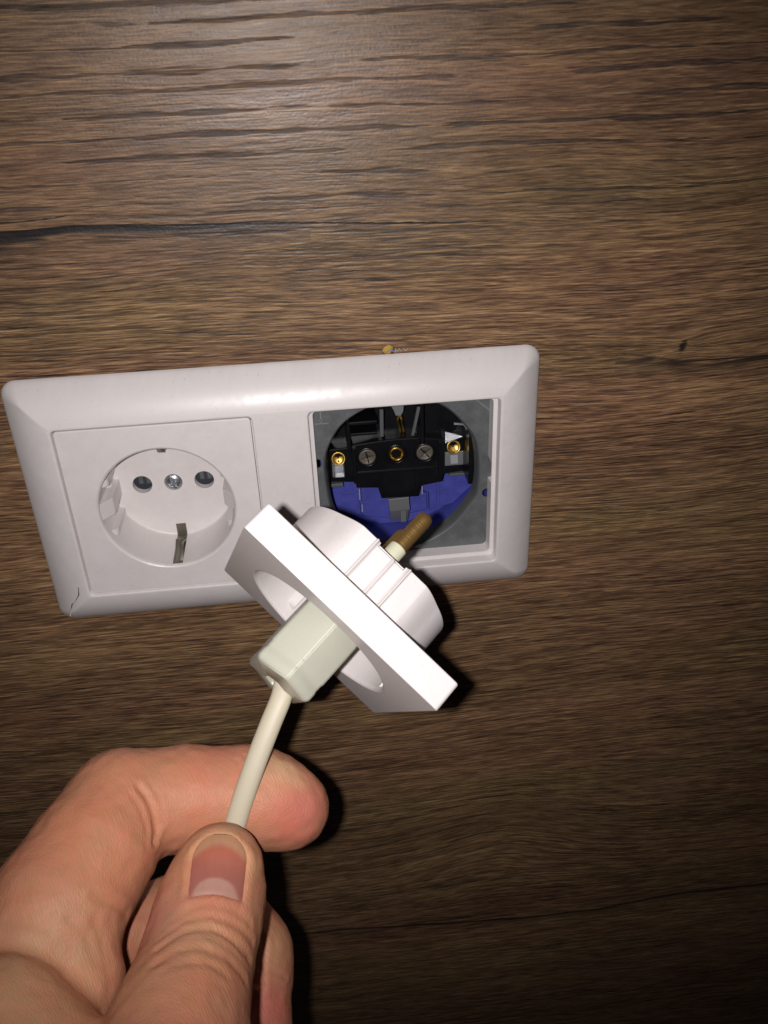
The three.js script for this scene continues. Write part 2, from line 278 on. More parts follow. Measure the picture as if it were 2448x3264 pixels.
function guideGeometry(s) {                                           // the two-pocket keyway on one side of the bowl
  const list = [];
  const block = (y0, y1, x0, zTop, zLow, xo = 19.7) => { const g = new THREE.ExtrudeGeometry(shapeOf(pts([[s * xo, -17.3], [s * x0, -17.3], [s * x0, zLow], [s * (x0 + 0.4), zLow + 0.6], [s * xo, zTop]])), { depth: y1 - y0, bevelEnabled: true, bevelSize: 0.12, bevelThickness: 0.12, bevelOffset: -0.12, bevelSegments: 2 }); g.rotateX(Math.PI / 2); g.translate(0, y1, 0); return g; };
  list.push(block(-2.5, 2.5, 16.2, -0.9, -5.2));
  list.push(block(-9.2, -7.4, 16.2, -2.6, -4.4, 18.5), block(7.4, 9.2, 16.2, -2.6, -4.4, 18.5));
  list.push(block(-7.4, -2.5, 17.7, -11.5, -13.2), block(2.5, 7.4, 17.7, -11.5, -13.2));
  return mergeGeometries(list.map((g) => (g.index ? g.toNonIndexed() : g)));
}
const coverShape = planar(coverGeometry()), guideL = guideGeometry(-1), guideR = guideGeometry(1);
const clipShape = (s) => mergeGeometries([strip([[0, s * 20.2, -1.4], [0, s * 19.6, -2.6], [0, s * 16.6, -5], [0, s * 15.2, -7.8], [0, s * 16.4, -10.4], [0, s * 18.4, -13.8], [0, s * 19.9, -16.6]], 1.3, 0.5, [1, 0, 0]),
  moved(strip([[0, s * 20.2, -1.8], [0, s * 19.9, -3.0], [0, s * 17.3, -5.2], [0, s * 16.5, -7.8], [0, s * 17.2, -10.4], [0, s * 18.9, -13.8], [0, s * 20.0, -16.6]], 0.9, 0.5, [1, 0, 0]), 1.1, 0, 0), bar(-1.5, 1.5, s > 0 ? 20.3 : -20.58, s > 0 ? 20.58 : -20.3, -19, -1.1, 0), bar(-1.5, 1.5, Math.min(s * 15, s * 20.3), Math.max(s * 15, s * 20.3), -18.9, -17.9, 0)].map((g) => (g.index ? g.toNonIndexed() : g)));
function screwGeometry(r) {                                           // cross-slot pan head, facing +z
  const head = new THREE.LatheGeometry(pts([[0, 0.5], [r * 0.45, 0.46], [r * 0.8, 0.28], [r * 0.97, 0], [r, -0.35], [r, -1.6], [0, -1.6]].reverse()), 40); head.rotateX(Math.PI / 2);
  let b = brush(head);
  for (const a of [0.5, 0.5 + Math.PI / 2]) b = cut(b, brush(moved(new THREE.BoxGeometry(r * 1.4, r * 0.3, 1.8), 0, 0, 0.2, 0, 0, a)));
  b = cut(b, brush(moved(new THREE.CylinderGeometry(r * 0.62, r * 0.5, 0.5, 8), 0, 0, 0.45, Math.PI / 2)));
  return b.geometry;
}
function slotScrew(r) {                                               // dished brass screw with a single slot
  const head = new THREE.LatheGeometry(pts([[0, -0.55], [r * 0.62, -0.5], [r * 0.74, -0.1], [r * 0.84, 0.1], [r * 0.94, 0.02], [r, -0.3], [r, -3], [0, -3]].reverse()), 40); head.rotateX(Math.PI / 2);
  return cut(brush(head), brush(new THREE.BoxGeometry(r * 0.3, r * 2.6, 1.5))).geometry;
}
const sockets = 'white plastic socket covers';
{
  const s = group('wall_socket', 'white round-well socket cover seated in the frame with a silver screw at its centre', 'socket', [-35.5, 0, 8.05]);
  s.userData.group = sockets;
  mesh('cover', coverShape, M.white, s);
  mesh('keyway', guideL, M.white, s); mesh('keyway', guideR, M.white, s);
  mesh('centre_screw', screwGeometry(2.6), M.zinc, s, [0, 0, -17.1]);
  mesh('earth_clip', clipShape(1), M.darkSteel, s); mesh('earth_clip', clipShape(-1), M.darkSteel, s);
  mesh('contact_block', mergeGeometries([slab(circleOutline(20, 48), -30, -22.4, 0.3)]), std('#3a3d45', 0.5), s);
  for (const x of [-9.5, 9.5]) mesh('pin_contact', mergeGeometries([bar(x - 1.9, x - 0.5, -2, 2, -24, -21.9, 0.1), bar(x + 0.5, x + 1.9, -2, 2, -24, -21.9, 0.1)]), M.plate, s);
}
const PU = V3(0.6612, -0.636, 0.3978), PV = V3(0.1962, 0.6584, 0.7266), PN = V3(-0.7241, -0.4024, 0.5601), PC = V3(6.1175, 0.8118, 73.7443);
const coverTurn = new THREE.Quaternion().setFromRotationMatrix(new THREE.Matrix4().makeBasis(PV, PU.clone().negate(), PN));
const fromCover = (x, y, z) => PC.clone().addScaledVector(PV, x).addScaledVector(PU, -y).addScaledVector(PN, z);
{
  const s = group('loose_socket_cover', 'white square socket cover pulled out of the frame, stuck on the plug', 'socket', PC.toArray());
  s.userData.group = sockets; s.quaternion.copy(coverTurn);
  mesh('cover', coverShape, M.white, s);
  mesh('keyway', guideL, M.white, s); mesh('keyway', guideR, M.white, s);
}

// ------------------------------------------------------------------ plug with its cable
{
  const s = group('power_plug', 'beige flat two-pin plug and cable pushed through the loose cover', 'plug', PC.toArray());
  s.quaternion.copy(coverTurn);
  // hexagonal body with a mould seam along both edges
  const base = [], corner = [[17.7, 0], [9.6, 7.6], [-9.6, 7.6], [-17.7, 0], [-9.6, -7.6], [9.6, -7.6]];
  for (let k = 0; k < 6; k++) {
    const c = corner[k], a = corner[(k + 5) % 6], d = corner[(k + 1) % 6], C = new THREE.Vector2(...c), A = new THREE.Vector2(...a).sub(C), D = new THREE.Vector2(...d).sub(C);
    const cutL = k % 3 === 0 ? 0.8 : 1.1, p0 = C.clone().addScaledVector(A.normalize(), cutL), p2 = C.clone().addScaledVector(D.normalize(), cutL), m = 9;
    for (let i = 0; i <= m; i++) {
      const t = i / m, q = new THREE.Vector2().addScaledVector(p0, (1 - t) ** 2).addScaledVector(C, 2 * t * (1 - t)).addScaledVector(p2, t * t);
      base.push(q);
    }
    if (k % 3 === 0) {                                                // seam notch
      const sx = Math.sign(c[0]), n = base.length - m - 1, mid = base[n + 4].clone().lerp(base[n + 5], 0.5);
      base.splice(n + 5, 0, new THREE.Vector2(mid.x, -sx * 0.08), new THREE.Vector2(mid.x - sx * 0.4, 0), new THREE.Vector2(mid.x, sx * 0.08));
    }
  }
  const rings = [[-17.2, 0.97], [-16.8, 0.985], [6, 1.0], [9.4, 0.998], [9.8, 0.978], [11.5, 0.972], [12.0, 0.992], [13.2, 0.995], [13.9, 0.99], [14.5, 0.94], [14.9, 0.86]];
  const pos = [], idx = [], n = base.length;
  for (const [z, k] of rings) base.forEach((q) => pos.push(q.x * (k < 0.97 && z > 13 ? 1 - (1 - k) * 0.45 : k), q.y * k, z));
  for (const [z, rx, ry] of [[15.25, 5.6, 3.0], [15.1, 5.1, 2.75], [12.4, 4.7, 2.5]]) base.forEach((q) => { const a = Math.atan2(q.y * 2.2, q.x); pos.push(rx * Math.cos(a), ry * Math.sin(a), z); });
  const nr = rings.length + 3;
  for (let k = 0; k < nr - 1; k++) for (let i = 0; i < n; i++) { const a = k * n + i, b = k * n + (i + 1) % n; idx.push(a, b, b + n, a, b + n, a + n); }
  const c0 = pos.length / 3; pos.push(0, 0, -17.2, 0, 0, 12.4);
  for (let i = 0; i < n; i++) { idx.push(c0, (i + 1) % n, i); const e = (nr - 1) * n; idx.push(c0 + 1, e + i, e + (i + 1) % n); }
  let g = new THREE.BufferGeometry(); g.setAttribute('position', new THREE.Float32BufferAttribute(pos, 3)); g.setIndex(idx); g.computeVertexNormals();
  const uv = []; for (let i = 0; i < pos.length; i += 3) uv.push((pos[i] + pos[i + 1] * 0.6) / 12, pos[i + 2] / 12);
  g.setAttribute('uv', new THREE.Float32BufferAttribute(uv, 2));
  mesh('body', toCreasedNormals(g, 0.55), M.beige, s, [0, -0.7, 0]);
  for (const x of [-9.5, 9.5]) {
    const turned = []; for (let z = -34.2; z < -25.4; z += 0.22) turned.push([2.0 + 0.035 * (hash(Math.round(z * 50), 3, 5) - 0.5) + 0.02 * Math.sin(z * 9), z]);
    const pin = new THREE.LatheGeometry(pts([[0, -36.2], [1.0, -36.1], [1.65, -35.7], [1.95, -35.0], ...turned, [2.0, -25.3], [1.9, -25.2]]), 40); pin.rotateX(-Math.PI / 2); pin.scale(1, 1, -1);
    const P = mesh('pin', fixWinding(pin), M.oldBrass, s, [x, 0, 0]);
    const sl = new THREE.LatheGeometry(pts([[1.5, -25.6], [2.05, -25.5], [2.2, -25.2], [2.25, -17.3]]), 36); sl.rotateX(-Math.PI / 2); sl.scale(1, 1, -1);
    mesh('sleeve', fixWinding(sl), M.sleeve, P);
  }
}
function fixWinding(g) { const i = g.index; for (let k = 0; k < i.count; k += 3) { const a = i.getX(k); i.setX(k, i.getX(k + 1)); i.setX(k + 1, a); } g.computeVertexNormals(); return g; }

// a point of the hand or cable, from two sight angles and its distance along the view axis, in world millimetres
const F = 2770 / 1.47559;
const at = (u, v, d) => EYE.clone().addScaledVector(RIGHT, (u - 829.5) / F * d).addScaledVector(UP, -(v - 1106) / F * d).addScaledVector(FWD, d);
{
  const path = [at(620, 1436, 198.6), at(616, 1462, 196.8), at(609, 1502, 194.9), at(586, 1560, 193.4), at(553, 1645, 192.2), at(522, 1735, 191.6), at(505, 1792, 191.5), at(478, 1870, 191.5), at(450, 1980, 190), at(420, 2110, 186), at(390, 2240, 178), at(370, 2330, 170)];
  const curve = new THREE.CatmullRomCurve3(path, false, 'centripetal'), n = 120, m = 28, pos = [], idx = [];
  for (let i = 0; i <= n; i++) {
    const p = curve.getPointAt(i / n), t = curve.getTangentAt(i / n), w = RIGHT.clone().addScaledVector(t, -RIGHT.dot(t)).normalize(), h = t.clone().cross(w);
    for (let k = 0; k < m; k++) { const a = k / m * 2 * Math.PI, c = Math.cos(a), q = p.clone().addScaledVector(w, 2.42 * Math.sign(c) * Math.abs(c) ** 0.85).addScaledVector(h, 1.75 * Math.sin(a)); q.sub(PC); pos.push(q.x, q.y, q.z); }
    if (i) for (let k = 0; k < m; k++) { const a = (i - 1) * m + k, b = (i - 1) * m + (k + 1) % m; idx.push(a, b, b + m, a, b + m, a + m); }
  }
  const g = new THREE.BufferGeometry(); g.setAttribute('position', new THREE.Float32BufferAttribute(pos, 3)); g.setIndex(idx); g.computeVertexNormals();
  const plug = scene.getObjectByName('power_plug'), c = mesh('cable', g, M.cable, plug); c.quaternion.copy(coverTurn).invert();
}

// ------------------------------------------------------------------ junction box and the bare socket mechanism
{
  const bx = group('junction_box', 'blue plastic junction box seen inside the empty opening', 'junction box', [35.5, 0, -28]);
  const tube = new THREE.LatheGeometry(pts([[0, -3], [33.2, -3], [33.2, 27.5], [32.2, 27.5], [32.2, 0], [0, 0]]), 72); tube.rotateX(Math.PI / 2);
  mesh('box_shell', toCreasedNormals(tube, 0.5), M.blue, bx);
  // raised knock-out panels on the floor of the box, with slits between them
  mesh('panel', slab(pts([[-31, -9], [-12.8, -9], [-12.4, -27], [-20, -25], [-31, -16]]), 0.05, 2.6, 0.3), M.blue, bx);
  mesh('panel', slab(pts([[-12.2, -9], [8.2, -9], [8.8, -19.6], [10.6, -20.4], [10.8, -26.6], [-2.6, -29.2], [-11.8, -27.2]]), 0.05, 2.6, 0.3), M.blue, bx);
  mesh('panel', slab(pts([[9.2, -9], [30.6, -9], [28, -17], [20, -25], [11.6, -27.2], [11.4, -19.9], [9.6, -19.2]]), 0.05, 2.6, 0.3), M.blue, bx);
  mesh('panel', slab(pts([[-12, -27.8], [-2.4, -29.8], [10, -27.6], [5, -31.4], [-6, -31.6]]), 0.05, 1.6, 0.3), M.blue, bx);

  for (const [x, y0, y1] of [[-12.5, -20.6, -16.4], [-11.9, -25.4, -22.6], [9.1, -20.4, -17.4]]) mesh('rib', bar(x - 0.22, x + 0.22, y0, y1, 0.1, 3.0, 0.08), std('#9a9cb4', 0.5), bx);
  mesh('rib', bar(-26, -13.2, -17.6, -16.9, 2.4, 3.3, 0.15), M.blue, bx); mesh('rib', bar(14, 15, -24, -12, 2.4, 3.4, 0.15), M.blue, bx); mesh('rib', bar(20, 20.8, -22, -12, 2.4, 3.2, 0.15), M.blue, bx);
  const s = group('socket_mechanism', 'black socket mechanism on a grey metal support ring with brass terminal screws', 'socket mechanism', [35.5, 0, 0]);
  const hole = pts([[-23.9, -4], [-24.2, 8], [-22.6, 13.2], [-18.4, 19.6], [-11, 24.2], [-4, 25.8], [6, 25.6], [12.2, 23.6], [18.8, 17.2], [22.8, 10.2], [23.2, -7.5], [21.2, -11.2], [15.6, -18.2], [7.6, -23.4], [-2, -25.6], [-10, -24.6], [-18, -19.4], [-22.6, -11.5]]);
  const ringCurve = new THREE.CatmullRomCurve3(hole.map((p) => V3(p.x, p.y, 0)), true, 'centripetal').getPoints(120).slice(0, 120).map((p) => new THREE.Vector2(p.x, p.y)).reverse();
  mesh('support_ring', slab(roundedOutline(35, 35, 4), 0.02, 0.4, 0, [ringCurve, circleOutline(1.5, 24, 26, -7.4), circleOutline(1.5, 24, -26.2, 7.4)]), M.plate, s);
  // turned-in flange round the hole
  { const P = [], I = [], m = ringCurve.length, steps = [[1.0, 0.4], [0.985, 0.2], [0.972, -0.6], [0.962, -2.2], [0.955, -4.2]];
    for (const [k, z] of steps) ringCurve.forEach((q) => P.push(q.x * k, q.y * k, z));
    for (let k = 0; k < steps.length - 1; k++) for (let i = 0; i < m; i++) { const a = k * m + i, b = k * m + (i + 1) % m; I.push(a, b + m, b, a, a + m, b + m); }
    const g = new THREE.BufferGeometry(); g.setAttribute('position', new THREE.Float32BufferAttribute(P, 3)); g.setIndex(I); g.setAttribute('uv', new THREE.Float32BufferAttribute(new Float32Array(P.length / 3 * 2), 2)); g.computeVertexNormals();
    mesh('flange', g, M.plate, s); }
  const emb = [bar(-24.2, -23.8, 20.8, 24, 0.38, 0.5, 0), slab(pts([[-24.7, 21.6], [-24, 20.7], [-23.3, 21.6]]), 0.38, 0.5), bar(-25.9, -21.8, 20.2, 20.5, 0.38, 0.5, 0), moved(bar(-2.7, 2.7, -0.15, 0.15, 0.38, 0.5, 0), 24.2, 22.4, 0, 0, 0, -0.72)];
  const mark = std('#8a8d8f', 0.5, { metalness: 0.3 }); mesh('embossed_mark', mergeGeometries(emb.slice(0, 2)), mark, s); mesh('embossed_line', emb[2], mark, s); mesh('embossed_line', emb[3], mark, s);
  // black body: the contact bar in front, a deeper carrier above it
  mesh('contact_bar', slab(pts([[-23.8, 3.2], [-15.2, 3.6], [-14.4, 4.2], [-7.7, 4.9], [0, 5.3], [8, 5.2], [14.8, 3.9], [15.2, 3.6], [22.8, 4.6], [23, -8.2], [15.4, -8.9], [14.8, -11.6], [7.6, -12.6], [6.6, -16.6], [-5.7, -16.2], [-6.7, -12.1], [-13.8, -11.5], [-14.1, -9.3], [-17.8, -8.9], [-24, -8.4]]), -27, -17, 0.4), M.black, s);
  mesh('carrier', mergeGeometries([slab(pts([[-24.4, 3], [23.4, 3], [23.4, 13], [16, 21], [8, 26.5], [-8, 26.5], [-17, 21], [-24.4, 13]]), -27.6, -21, 0.4), bar(-15.5, -6.6, 9.2, 10.2, -21.2, -13, 0.3), bar(-15.5, -6.6, 14.2, 15.4, -21.2, -10, 0.3), bar(-16.2, -15, 4.5, 18, -21.2, -12, 0.3), bar(7, 8.2, 5, 19, -21.2, -12, 0.3), bar(-24.3, -22.6, -8, 13, -24, -6, 0.3), bar(21.6, 23.2, -8, 13, -24, -7, 0.3)].map((g) => g)), M.black, s);
  // tall fins beside the earth contact
  mesh('metal_strip', strip([[-5.4, 19.5, -8], [-5.2, 8.8, -12.6]], 1.1, 0.7, [1, 0, 0]), M.steel, s);
  mesh('metal_strip', strip([[6.0, 19.5, -8], [4.6, 8.4, -12.6]], 0.9, 0.7, [1, 0, 0]), M.steel, s);
  mesh('earth_tab', slab(pts([[-2.6, 20], [2.2, 20], [1.8, 16.6], [1.0, 15.2], [-0.6, 15.4], [-1.2, 17.2]]), -13.2, -12.4, 0.15), M.steel, s);
  mesh('earth_contact', mergeGeometries([strip([[0.2, 15.6, -11.6], [-0.2, 14.8, -10.8], [0, 13.4, -11], [0.6, 10.6, -11.8], [0.9, 8.4, -13], [0.9, 7.2, -15]], 0.55, 0.5, [1, 0.1, 0]), strip([[0.6, 15.6, -11.6], [1.0, 14.8, -10.8], [1.1, 13.4, -11], [1.6, 10.6, -11.8], [1.9, 8.4, -13], [1.8, 7.2, -15]], 0.55, 0.5, [1, 0.1, 0])]), M.brass, s);
  M.black.map = metalMap(512, 0.72, 0.2, 160, 161);
  // moulded ribs and bosses of the contact bar
  for (const [x0, x1, y0, y1, z] of [[-14.6, -13.4, -9.4, 3.4, -16.2], [13.4, 14.6, -10.4, 3.2, -16.2], [-6, -5, -11.8, -6, -16.5], [5.6, 6.6, -12, -6, -16.5], [-13.4, 13.4, -6.4, -5.6, -16.5]]) mesh('rib', bar(x0, x1, y0, y1, -17.4, z, 0.2), M.black, s);
  for (const x of [-9.8, -0.3, 9.0]) mesh('boss', (() => { const g = new THREE.LatheGeometry(pts([[2.85, -1], [2.85, 0.15], [3.15, 0.3], [3.5, 0.1], [3.7, -1]].reverse()), 36); g.rotateX(Math.PI / 2); return g; })(), M.black, s, [x, x === -0.3 ? 0 : -0.35, -16.7]);
  // terminals
  const sc = slotScrew(2.35);
  mesh('terminal_screw', sc, M.brass, s, [-19.2, 0.1, -16.3], [-0.35, 0, 0.1]);
  mesh('terminal_screw', sc, M.brass, s, [18.4, 1.1, -16.3], [-0.35, 0, 0.45]);
  mesh('centre_bush', (() => { const g = new THREE.LatheGeometry(pts([[0, -2.2], [1.1, -1.9], [1.5, -0.6], [1.9, 0.25], [2.3, 0.3], [2.5, 0], [2.5, -2.5]].reverse()), 40); g.rotateX(Math.PI / 2); return g; })(), M.brass, s, [-0.3, 0, -16.7]);
  mesh('side_screw', sc, M.oldBrass, s, [24.3, 0.9, -17.6], [-0.3, 0.5, 0]);
  for (const [x, a] of [[-9.8, 0.2], [9.0, 0.7]]) {
    const c = mesh('contact_tulip', (() => { const g = new THREE.LatheGeometry(pts([[2.75, -0.3], [2.5, 0.05], [2.2, 0], [1.9, -0.15], [1.2, -0.35], [0, -0.4], [0, -3.2], [2.75, -3.2]].reverse()), 32); g.rotateX(Math.PI / 2); return cut(cut(brush(g), brush(new THREE.BoxGeometry(0.36, 4.4, 1.7))), brush(new THREE.BoxGeometry(4.4, 0.26, 1.5))).geometry; })(), M.tin, s, [x, -0.35, -16.6], [0, 0, a]);
  }
  mesh('clamp_plate', mergeGeometries([bar(-21.4, -17.4, -6.8, -0.6, -18, -16.6, 0.2), moved(bar(-1.4, 1.4, -1.6, 1.6, 0, 0.5, 0.1), -19.2, -3.2, -16.3, -0.15), moved(bar(-1.4, 1.4, -0.9, 0.9, 0, 0.5, 0.1), -19.1, -5.6, -16.2, -0.62)]), M.zinc, s);
  mesh('clamp_plate', mergeGeometries([bar(15.6, 22, -5.8, -0.8, -18, -16.7, 0.2), moved(bar(-1.3, 1.3, -1.5, 1.5, 0, 0.5, 0.1), 18.6, -3.4, -16.5, -0.3)]), M.steel, s);
  mesh('release_lever', moved(slab(pts([[0, 1.8], [5.9, 0.2], [0, -1.9]]), -0.6, 0, 0.08), 15.4, 5.4, -15.2, -0.44, -0.16), M.zinc, s);
  mesh('spring_hook', strip([[17.6, 11.6, -11.8], [20.6, 11.2, -11.6], [21.2, 10.4, -11.7], [23.6, 5.2, -12.4], [24.4, 3.4, -13]], 1.1, 0.6, [0, 0.2, 1]), M.steel, s);
  mesh('lower_tab', mergeGeometries([slab(pts([[-3.5, -16.9], [3.5, -16.7], [3.8, -21.6], [-3.1, -21.7]]), -18.4, -17.2, 0.2), strip([[0.3, -21.4, -18], [0.3, -23.5, -18.6], [0.2, -26.8, -20.5]], 6.2, 0.6, [1, 0, 0]), bar(0.6, 2.6, -26.6, -21.8, -19.4, -17.9, 0.2)].map((g) => (g.index ? g.toNonIndexed() : g))), M.steel, s);
  mesh('mounting_lug', bar(-24, -18.2, -10.2, -9.0, -20, -16.4, 0.2), M.plate, s); mesh('mounting_lug', bar(17, 22.4, -9.6, -8.7, -20, -16.4, 0.2), M.plate, s);
}

// ------------------------------------------------------------------ the hand
{
  const K = 1.47559 / 2770, J = (u, v, d, rpx) => ({ p: at(u, v, d), r: rpx * K * d });
  const smin = (a, b, k) => { const h = Math.max(k - Math.abs(a - b), 0) / k; return Math.min(a, b) - h * h * k * 0.25; };
  const seg = (a, b) => { const d = b.p.clone().sub(a.p); return [a.p.x, a.p.y, a.p.z, d.x, d.y, d.z, d.lengthSq(), a.r, b.r - a.r]; };
  const chain = (list) => list.slice(1).map((b, i) => seg(list[i], b));
  const cap = (s, x, y, z) => { const px = x - s[0], py = y - s[1], pz = z - s[2]; let t = (px * s[3] + py * s[4] + pz * s[5]) / s[6]; t = t < 0 ? 0 : t > 1 ? 1 : t; const dx = px - s[3] * t, dy = py - s[4] * t, dz = pz - s[5] * t; return Math.sqrt(dx * dx + dy * dy + dz * dz) - s[7] - s[8] * t; };
  const fold = (L, k, x, y, z) => { let d = cap(L[0], x, y, z); for (let i = 1; i < L.length; i++) d = smin(d, cap(L[i], x, y, z), k); return d; };
  const index = chain([J(40, 2130, 168, 150), J(130, 1955, 178, 138), J(205, 1835, 187, 124), J(262, 1735, 196, 104), J(400, 1723, 201, 101), J(535, 1717, 203, 95), J(590, 1733, 203, 87), J(633, 1748, 203, 77)]);
  const thumb = chain([J(330, 2420, 140, 185), J(388, 2215, 156, 136), J(416, 2110, 166, 110), J(440, 2020, 174, 101), J(456, 1950, 178, 95), J(471, 1890, 181, 81), J(479, 1860, 182, 71)]);
  const middle = chain([J(90, 2180, 192, 125), J(250, 2030, 206, 100), J(400, 1984, 212, 86), J(500, 2010, 212, 82), J(547, 2062, 209, 76), J(556, 2130, 205, 62), J(548, 2240, 200, 74), J(520, 2330, 192, 70)]);
  const ring = chain([J(110, 2330, 195, 120), J(300, 2190, 208, 95), J(440, 2230, 212, 85), J(500, 2330, 206, 78), J(470, 2440, 196, 72)]);
  const palm = chain([J(10, 2250, 170, 150), J(30, 2430, 162, 195), J(60, 2640, 148, 290), J(20, 2860, 138, 270), J(-60, 3160, 126, 270)]);
  const thenar = chain([J(330, 2460, 146, 172), J(160, 2690, 142, 235)]);
  const web = chain([J(-10, 2240, 154, 160), J(70, 2380, 149, 165), J(220, 2520, 142, 175)]);
  const lump = chain([J(166, 2035, 174, 74), J(186, 2115, 169, 66), J(135, 2225, 160, 80)]);
  const sdf = (x, y, z) => {
    let b = fold(palm, 14, x, y, z); b = smin(b, fold(thenar, 10, x, y, z), 12); 
    const w = fold(web, 8, x, y, z), i0 = fold(index, 5, x, y, z), l = fold(lump, 6, x, y, z);
    let A = smin(smin(b, w, 6), smin(i0, l, 3.2), 3.0);
    const t = fold(thumb, 6, x, y, z), B = smin(smin(b, w, 6), t, 3), m = smin(fold(middle, 5, x, y, z), fold(ring, 5, x, y, z), 1), C = smin(b, m, 6);
    return smin(Math.min(A, C), B, 0.8);
  };
  const grad = (p, o) => { const e = 0.15, d = sdf(p.x, p.y, p.z); return o.set(sdf(p.x + e, p.y, p.z) - d, sdf(p.x, p.y + e, p.z) - d, sdf(p.x, p.y, p.z + e) - d).divideScalar(e); };
  const hit = (u, v) => { const o = EYE, dir = at(u, v, 100).sub(o).normalize(); let t = 90; for (let i = 0; i < 160; i++) { const q = sdf(o.x + dir.x * t, o.y + dir.y * t, o.z + dir.z * t); if (q < 0.02) break; t += q * 0.8; if (t > 330) break; } return o.clone().addScaledVector(dir, t); };
  // bounds
  const lo = V3(1e9, 1e9, 1e9), hi = V3(-1e9, -1e9, -1e9);
  for (const L of [index, thumb, middle, ring, palm, thenar, web, lump]) for (const s of L) for (const t of [0, 1]) { const r = s[7] + s[8] * t + 3; const p = V3(s[0] + s[3] * t, s[1] + s[4] * t, s[2] + s[5] * t); lo.min(p.clone().addScalar(-r)); hi.max(p.clone().addScalar(r)); }
  const h = 0.6, BK = 8, nb = [0, 1, 2].map((k) => Math.ceil((hi.getComponent(k) - lo.getComponent(k)) / (h * BK))), n = nb.map((q) => q * BK + 1);
  const field = new Float32Array(n[0] * n[1] * n[2]).fill(9), sx = 1, sy = n[0], sz = n[0] * n[1];
  const active = [], half = h * BK / 2, reach = half * 1.75 * 1.25;
  for (let bz = 0; bz < nb[2]; bz++) for (let by = 0; by < nb[1]; by++) for (let bx = 0; bx < nb[0]; bx++) {
    const d = sdf(lo.x + (bx + 0.5) * h * BK, lo.y + (by + 0.5) * h * BK, lo.z + (bz + 0.5) * h * BK);
    if (Math.abs(d) < reach) active.push([bx, by, bz]);
  }
  for (const [bx, by, bz] of active) for (let k = 0; k <= BK; k++) for (let j = 0; j <= BK; j++) for (let i = 0; i <= BK; i++) {
    const X = bx * BK + i, Y = by * BK + j, Z = bz * BK + k, o = X + Y * sy + Z * sz; if (field[o] !== 9) continue;
    field[o] = sdf(lo.x + X * h, lo.y + Y * h, lo.z + Z * h);
  }
  const vid = new Int32Array(field.length).fill(-1), pos = [], idx = [];
  const corner = [0, sx, sy, sx + sy, sz, sx + sz, sy + sz, sx + sy + sz], edges = [[0, 1], [2, 3], [4, 5], [6, 7], [0, 2], [1, 3], [4, 6], [5, 7], [0, 4], [1, 5], [2, 6], [3, 7]];
  for (const [bx, by, bz] of active) for (let k = 0; k < BK; k++) for (let j = 0; j < BK; j++) for (let i = 0; i < BK; i++) {
    const X = bx * BK + i, Y = by * BK + j, Z = bz * BK + k, o = X + Y * sy + Z * sz; let inside = 0, c = 0, ax = 0, ay = 0, az = 0;
    for (let q = 0; q < 8; q++) if (field[o + corner[q]] < 0) inside++;
    if (!inside || inside === 8) continue;
    for (const [a, b] of edges) { const fa = field[o + corner[a]], fb = field[o + corner[b]]; if ((fa < 0) === (fb < 0)) continue; const t = fa / (fa - fb); ax += (a & 1) + ((b & 1) - (a & 1)) * t; ay += ((a >> 1) & 1) + (((b >> 1) & 1) - ((a >> 1) & 1)) * t; az += (a >> 2) + ((b >> 2) - (a >> 2)) * t; c++; }
    vid[o] = pos.length / 3; pos.push(lo.x + (X + ax / c) * h, lo.y + (Y + ay / c) * h, lo.z + (Z + az / c) * h);
  }
  const quad = (a, b, c, d, flip) => { if (a < 0 || b < 0 || c < 0 || d < 0) return; flip ? idx.push(a, c, b, a, d, c) : idx.push(a, b, c, a, c, d); };
  for (const [bx, by, bz] of active) for (let k = 0; k < BK; k++) for (let j = 0; j < BK; j++) for (let i = 0; i < BK; i++) {
    const X = bx * BK + i, Y = by * BK + j, Z = bz * BK + k, o = X + Y * sy + Z * sz; if (!X || !Y || !Z) continue; const f = field[o] < 0;
    if (f !== field[o + sx] < 0) quad(vid[o], vid[o - sy], vid[o - sy - sz], vid[o - sz], f === true ? 1 : 0);
    if (f !== field[o + sy] < 0) quad(vid[o], vid[o - sz], vid[o - sx - sz], vid[o - sx], f ? 1 : 0);
    if (f !== field[o + sz] < 0) quad(vid[o], vid[o - sx], vid[o - sx - sy], vid[o - sy], f ? 1 : 0);
  }
  // creases: lines on the skin, each [points, depth, width, lip]
  const C = (list, depth, width, lip = 0.35) => ({ P: list.map(([u, v]) => hit(u, v)), depth, width, lip });
